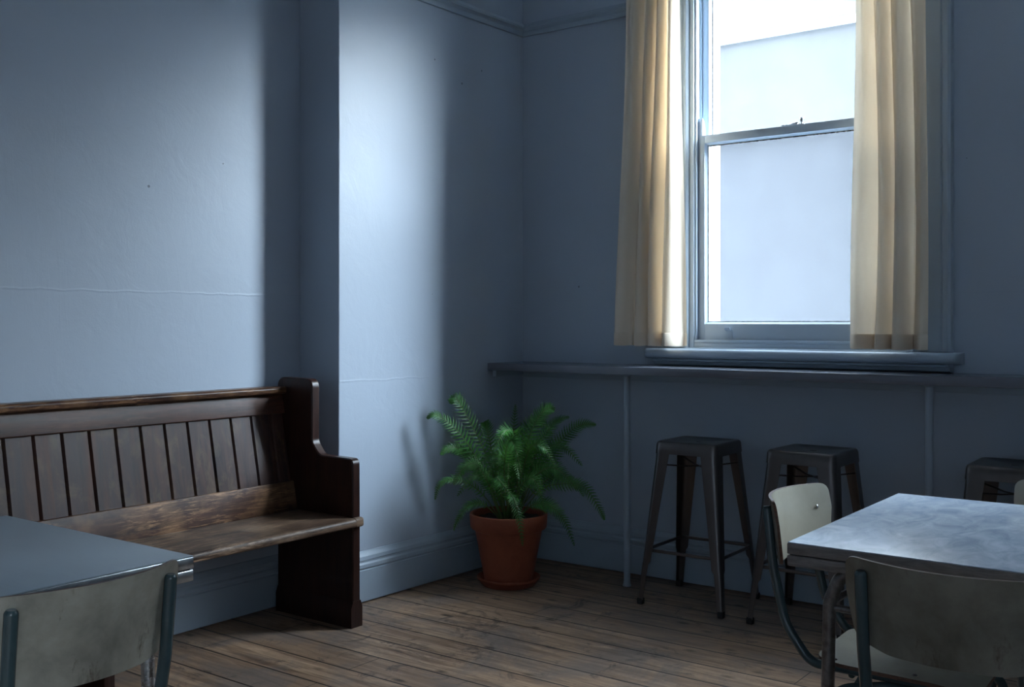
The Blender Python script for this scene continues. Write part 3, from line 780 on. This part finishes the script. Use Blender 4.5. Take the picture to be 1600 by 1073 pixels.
# ---------------------------------------------------------------- metal bar stools
def make_stool():
    root = empty('bar_stool', (0, 0, 0))
    hs, ZS = .152, .752
    sq = lambda h, z, r=.034: [(x, y, z) for x, y in fillet([(-h, -h), (h, -h), (h, h), (-h, h)], r, 6)]
    m = MB()
    # pressed seat: rim, shallow dish, skirt
    rings = [sq(hs + .005, .696, .036), sq(hs + .0035, .715, .036), sq(hs + .0015, .738, .035), sq(hs - .0025, ZS - .004, .033), sq(hs - .008, ZS, .030), sq(hs - .020, ZS, .026), sq(hs - .030, ZS - .004, .024)]
    n = len(rings[0])
    inner = []
    slot = []
    for k in range(n):
        a = math.atan2(rings[-1][k][1], rings[-1][k][0])
        # rounded slot for the hand, along local x
        ux, uy = math.cos(a), math.sin(a)
        r = 1 / max(abs(ux) / .052, abs(uy) / .013)
        slot.append((ux * r, uy * r, ZS - .007))
    rings.append(slot); rings.append([(x * .96, y * .9, z - .006) for x, y, z in slot])
    m.loft(rings, cap=False)
    # inside of the skirt
    m.loft([sq(hs + .005, .696, .036), sq(hs + .0035, .696, .036), sq(hs - .001, .735, .034), sq(hs - .006, ZS - .009, .03), [(x * .96, y * .9, z - .006) for x, y, z in slot]], cap=False)
    m.build('seat', M['stool'], root, smooth=50)
    feet = .212
    for sx in (-1, 1):
        for sy in (-1, 1):
            def sec(z, c, w, r, th=.0022):
                """L shaped folded section with its rounded corner pointing out"""
                o = [(0, w)] + [(0, r)] + [(r - r * math.cos(t), r - r * math.sin(t)) for t in [PI / 2 * k / 5 for k in range(1, 5)]] + [(r, 0)] + [(w, 0)]
                i = [(w, th), (r + .001, th)] + [(r + .001 - (r - th) * math.sin(t), r + .001 - (r - th) * math.cos(t)) for t in [PI / 2 * k / 5 for k in range(1, 5)]] + [(th, r + .001), (th, w)]
                return [(sx * (c - a), sy * (c - b), z) for a, b in o + i]
            m = MB()
            lv = []
            for z, w, r in ((.732, .078, .030), (.690, .074, .028), (.50, .062, .024), (.30, .050, .020), (.20, .044, .018), (.185, .034, .014), (.10, .030, .012), (.022, .028, .011)):
                c = hs - .002 + (feet - hs + .002) * (.732 - z) / .71
                lv.append(sec(z, c, w, r))
            m.loft(lv)
            # pressed rib down the outer corner
            leg = m.build('leg', M['stool'], root, smooth=40)
            rb = MB(); rib = []
            for z in (.30, .29, .20, .17, .16):
                c = hs - .002 + (feet - hs + .002) * (.732 - z) / .71 + .001
                wd = .002 if z in (.30, .16) else .006
                rib.append([(sx * (c - .006), sy * (c - .022 - wd), z), (sx * (c - .001), sy * (c - .022), z), (sx * (c - .006), sy * (c - .022 + wd), z)])
            ft = feet + .001
            q = MB().box(sx * ft - .0145 - sx * .0135, sx * ft + .0145 - sx * .0135, sy * ft - .0145 - sy * .0135, sy * ft + .0145 - sy * .0135, 0, .030, .006)
            q.build('foot', M['rubber'], leg)
    # footrest straps at .25 m and crossed straps under the seat
    zr = .250; c = hs + (feet - hs) * (.732 - zr) / .71 - .010
    for a, b in (((-c, -c), (c, -c)), ((c, -c), (c, c)), ((c, c), (-c, c)), ((-c, c), (-c, -c))):
        dx, dy = b[0] - a[0], b[1] - a[1]
        m = MB()
        if abs(dx) > 0: m.box(-c + .004, c - .004, a[1] - .002, a[1] + .010, zr - .007, zr + .007, .002)
        else: m.box(a[0] - .005, a[0] + .005, -c + .004, c - .004, zr - .007, zr + .007, .002)
        m.build('footrest', M['stool'], root)
    m = MB(); zx = .632; cc = hs - .012
    for s in (-1, 1):
        m.tube([(-cc, -cc * s, zx + .012), (-cc * .3, -cc * s * .3, zx), (cc * .3, cc * s * .3, zx), (cc, cc * s, zx + .012)], .006, 8, flat=.6)
    m.build('cross_brace', M['stool'], root)
    return root
stool = make_stool()
GR = 'metal bar stools at the bar shelf'
for i, (x, y, rz, lb) in enumerate(((1.203, -.252, .02, 'dark metal bar stool nearest the fern, left of the other stools'),
                                    (1.752, -.262, -.03, 'dark metal bar stool in the middle, behind the cream chair'),
                                    (2.555, -.250, .02, 'dark metal bar stool at the right edge, behind the right-hand table'))):
    s = stool if i == 0 else copy_tree(stool)
    s.location = (x, y, 0); s.rotation_euler = (0, 0, rz); tag(s, lb, 'stool', GR)

# ---------------------------------------------------------------- chairs: tube frame, laminated plywood seat and back
def make_chair():
    root = empty('dining_chair', (0, 0, 0))
    ZS = .425
    # seat: rounded board, front edge rolled down
    out = dense(fillet([(-.165, -.195), (.165, -.195), (.190, .205), (-.190, .205)], [.060, .060, .075, .075], 8))
    def drop(x, y): return -.020 * max(0, (y - .10) / .105) ** 2 - .004 * (1 - (x / .19) ** 2) * max(0, 1 - abs(y) / .25) + .006 * max(0, (-.12 - y) / .08)
    def surf(th):
        m = MB(); vs = []; fs = []; K = 10; n = len(out)
        for (dz, flip) in ((0, 0), (-th, 1)):
            o = len(vs); vs.append((0, 0, ZS + drop(0, 0) + dz))
            for k in range(1, K + 1):
                for x, y in out: vs.append((x * k / K, y * k / K, ZS + drop(x * k / K, y * k / K) + dz))
            for i in range(n):
                j = (i + 1) % n; fs.append((o, o + 1 + i, o + 1 + j))
                for k in range(K - 1):
                    a = o + 1 + k * n; fs.append((a + i, a + n + i, a + n + j, a + j))
        h = 1 + K * n; e = 1 + (K - 1) * n
        m.add(vs, fs)
        m.add([vs[e + i] for i in range(n)] + [vs[h + e + i] for i in range(n)], [(i, (i + 1) % n, n + (i + 1) % n, n + i) for i in range(n)], 1)
        return m
    seat = surf(.010).build('seat', [M['ply'], M['plyedge']], root, smooth=40)
    def screw(p, nrm, nm, par):
        q = MB().lathe([(.001, .0025), (.003, .0025), (.0055, .0015), (.0065, 0), (.001, -.001)], n=14)
        q.xf(Vector((0, 0, 1)).rotation_difference(Vector(nrm)).to_matrix().to_4x4()); q.xf(Matrix.Translation(p)); q.build(nm, M['chrome'], par)
    for x in (-.145, .145):
        for y in (-.145, .055): screw((x, y, ZS + drop(x, y)), (0, 0, 1), 'screw', seat)
    # backrest: bent plywood, lower corners generously rounded
    bo = dense(fillet([(-.205, .020), (-.186, -.080), (-.110, -.096), (.110, -.096), (.186, -.080), (.205, .020), (.203, .088), (-.203, .088)], [.06, .040, .12, .12, .040, .06, .030, .030], 7))
    ZB = .742
    def bpos(x, z, d): # x across, z from centre, d depth offset toward the rear
        y = -.266 - .070 * (1 - (x / .206) ** 2) - z * .16
        nx = .55 * x / .2 * .5
        return (x + nx * d * -1.0 * .5, y - d, ZB + z)
    K = 10; n = len(bo); vs = []; fs = []; m = MB()
    for d in (0, .009):
        o = len(vs); vs.append(bpos(0, 0, d))
        for k in range(1, K + 1):
            for x, z in bo: vs.append(bpos(x * k / K, z * k / K, d))
        for i in range(n):
            j = (i + 1) % n; fs.append((o, o + 1 + i, o + 1 + j))
            for k in range(K - 1):
                a = o + 1 + k * n; fs.append((a + i, a + n + i, a + n + j, a + j))
    h = 1 + K * n; e = 1 + (K - 1) * n
    m.add(vs, fs); half = len(fs) // 2
    for q in range(half, len(fs)): m.mi[q] = 2
    m.add([vs[e + i] for i in range(n)] + [vs[h + e + i] for i in range(n)], [(i, (i + 1) % n, n + (i + 1) % n, n + i) for i in range(n)], 1)
    back = m.build('backrest', [M['ply'], M['plyedge'], M['plyback']], root, smooth=40)
    xt = .159
    for s in (-1, 1):
        px = bpos(s * xt, .022, 0); screw((px[0], px[1] + .001, px[2]), (0, 1, .1), 'screw', back)
    # side frames
    r = .0125
    for s in (-1, 1):
        yb = bpos(s * xt, 0, .009)[1] - r * .75
        pts = [(s * xt, yb - .010, .800), (s * xt, yb + .006, .65), (s * xt, yb + .040, .50), (s * .160, -.205, .4115), (s * .155, -.05, .4105), (s * .155, .150, .4085), (s * .168, .200, .34), (s * .185, .230, .012)]
        pth = fillet(pts, [0, .3, .16, .06, .02, .04, .05, 0], 8, closed=False)
        a = MB().tube(pth, r, 14); sf = a.build('side_frame', M['tube'], root)
        pts = [(s * .150, .075, .390), (s * .152, -.02, .385), (s * .160, -.130, .36), (s * .178, -.235, .17), (s * .186, -.270, .012)]
        pth = fillet(pts, [0, .05, .08, .1, 0], 8, closed=False)
        rl = MB().tube(pth, .0105, 12).build('rear_leg', M['tube'], root)
        MB().tube([(s * .185, .230, .0005), (s * .185, .230, .022)], .0135, 12, dome=False).build('foot_cap', M['rubber'], sf)
        MB().tube([(s * .186, -.270, .0005), (s * .186, -.270, .022)], .0125, 12, dome=False).build('foot_cap', M['rubber'], rl)
    MB().tube([(-.150, .075, .396), (.150, .075, .396)], .009, 10).build('crossbar', M['tube'], root)
    MB().tube([(-.150, -.10, .396), (.150, -.10, .396)], .009, 10).build('crossbar', M['tube'], root)
    return root
ch = make_chair()
GC = 'cream laminate dining chairs'
def darken_back(root):                          # the chair nearest the viewer gets a darker back material
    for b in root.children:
        if b.name.startswith('backrest'): b.data = b.data.copy(); b.data.materials[2] = M['plydark']
for i, (x, y, rz, sz, lb) in enumerate(((2.605, -1.860, -PI / 2 + .02, 1.0, 'cream chair tucked under the left end of the right-hand table, its front facing right'),
                                        (2.885, -2.285, 0.0, 1.0, 'cream chair with its scuffed back turned, on the near side of the right-hand table'),
                                        (1.328, -3.600, PI / 2, 1.0, 'cream chair with stained scuffed back at the left-hand table, bottom left corner'),
                                        (2.925, -1.400, PI, .975, 'cream chair on the far side of the right-hand table, only its back showing'))):
    c = ch if i == 0 else copy_tree(ch)
    c.location = (x, y, 0); c.rotation_euler = (0, 0, rz); c.scale = (1, 1, sz); tag(c, lb, 'chair', GC)
    if i == 1: darken_back(c)

# ---------------------------------------------------------------- tables
def make_table(x0, x1, y0, y1, top, edge, legm, label, legs, inset=.085):
    root = empty('dining_table', ((x0 + x1) / 2, (y0 + y1) / 2, 0))
    hx, hy = (x1 - x0) / 2, (y1 - y0) / 2
    Z = .75
    m = MB().box(-hx + .0015, hx - .0015, -hy + .0015, hy - .0015, Z - .003, Z, .001)
    m.build('tabletop', top, root)
    MB().box(-hx, hx, -hy, hy, Z - .030, Z - .0032, .002).build('edge_band', edge, root)
    MB().box(-hx, hx, -hy, hy, Z - .060, Z - .033, .003).build('extension_leaf', edge, root)
    MB().box(-hx + .006, hx - .006, -hy + .006, hy - .006, Z - .034, Z - .028).build('runner', M['rubber'], root)
    for sx in (-1, 1):
        for sy in (-1, 1):
            X, Y = sx * (hx - inset), sy * (hy - inset * .8)
            pts = [(X - sx * .16, Y, Z - .072), (X - sx * .03, Y, Z - .072), (X, Y, Z - .15), (X + sx * .012, Y + sy * .004, .012)]
            MB().tube(fillet(pts, [0, .06, .05, 0], 8, closed=False), .0165, 14).build('leg', legm, root)
    for sx in (-1, 1):
        MB().tube([(sx * (hx - inset) , -hy + inset * .8, Z - .155), (sx * (hx - inset), hy - inset * .8, Z - .155)], .010, 10).build('stretcher', legm, root)
    for sy in (-1, 1):
        MB().box(-hx + .16, hx - .16, sy * (hy - inset * .8) - .012, sy * (hy - inset * .8) + .012, Z - .088, Z - .0605, .003).build('apron', legm, root)
        MB().tube([(-hx + inset, sy * (hy - inset * .8), Z - .165), (hx - inset, sy * (hy - inset * .8), Z - .165)], .009, 10).build('stretcher', legm, root)
    tag(root, label, 'table')
make_table(2.397, 3.75, -2.167, -1.234, M['laminR'], M['edgeR'], M['tleg'], 'pale blue marbled laminate table with worn grey edge at the right', None)
make_table(.470, 1.330, -4.35, -3.150, M['laminL'], M['edgeL'], M['chrome'], 'grey-blue laminate table with bright metal edge at the lower left, before the pew', None)
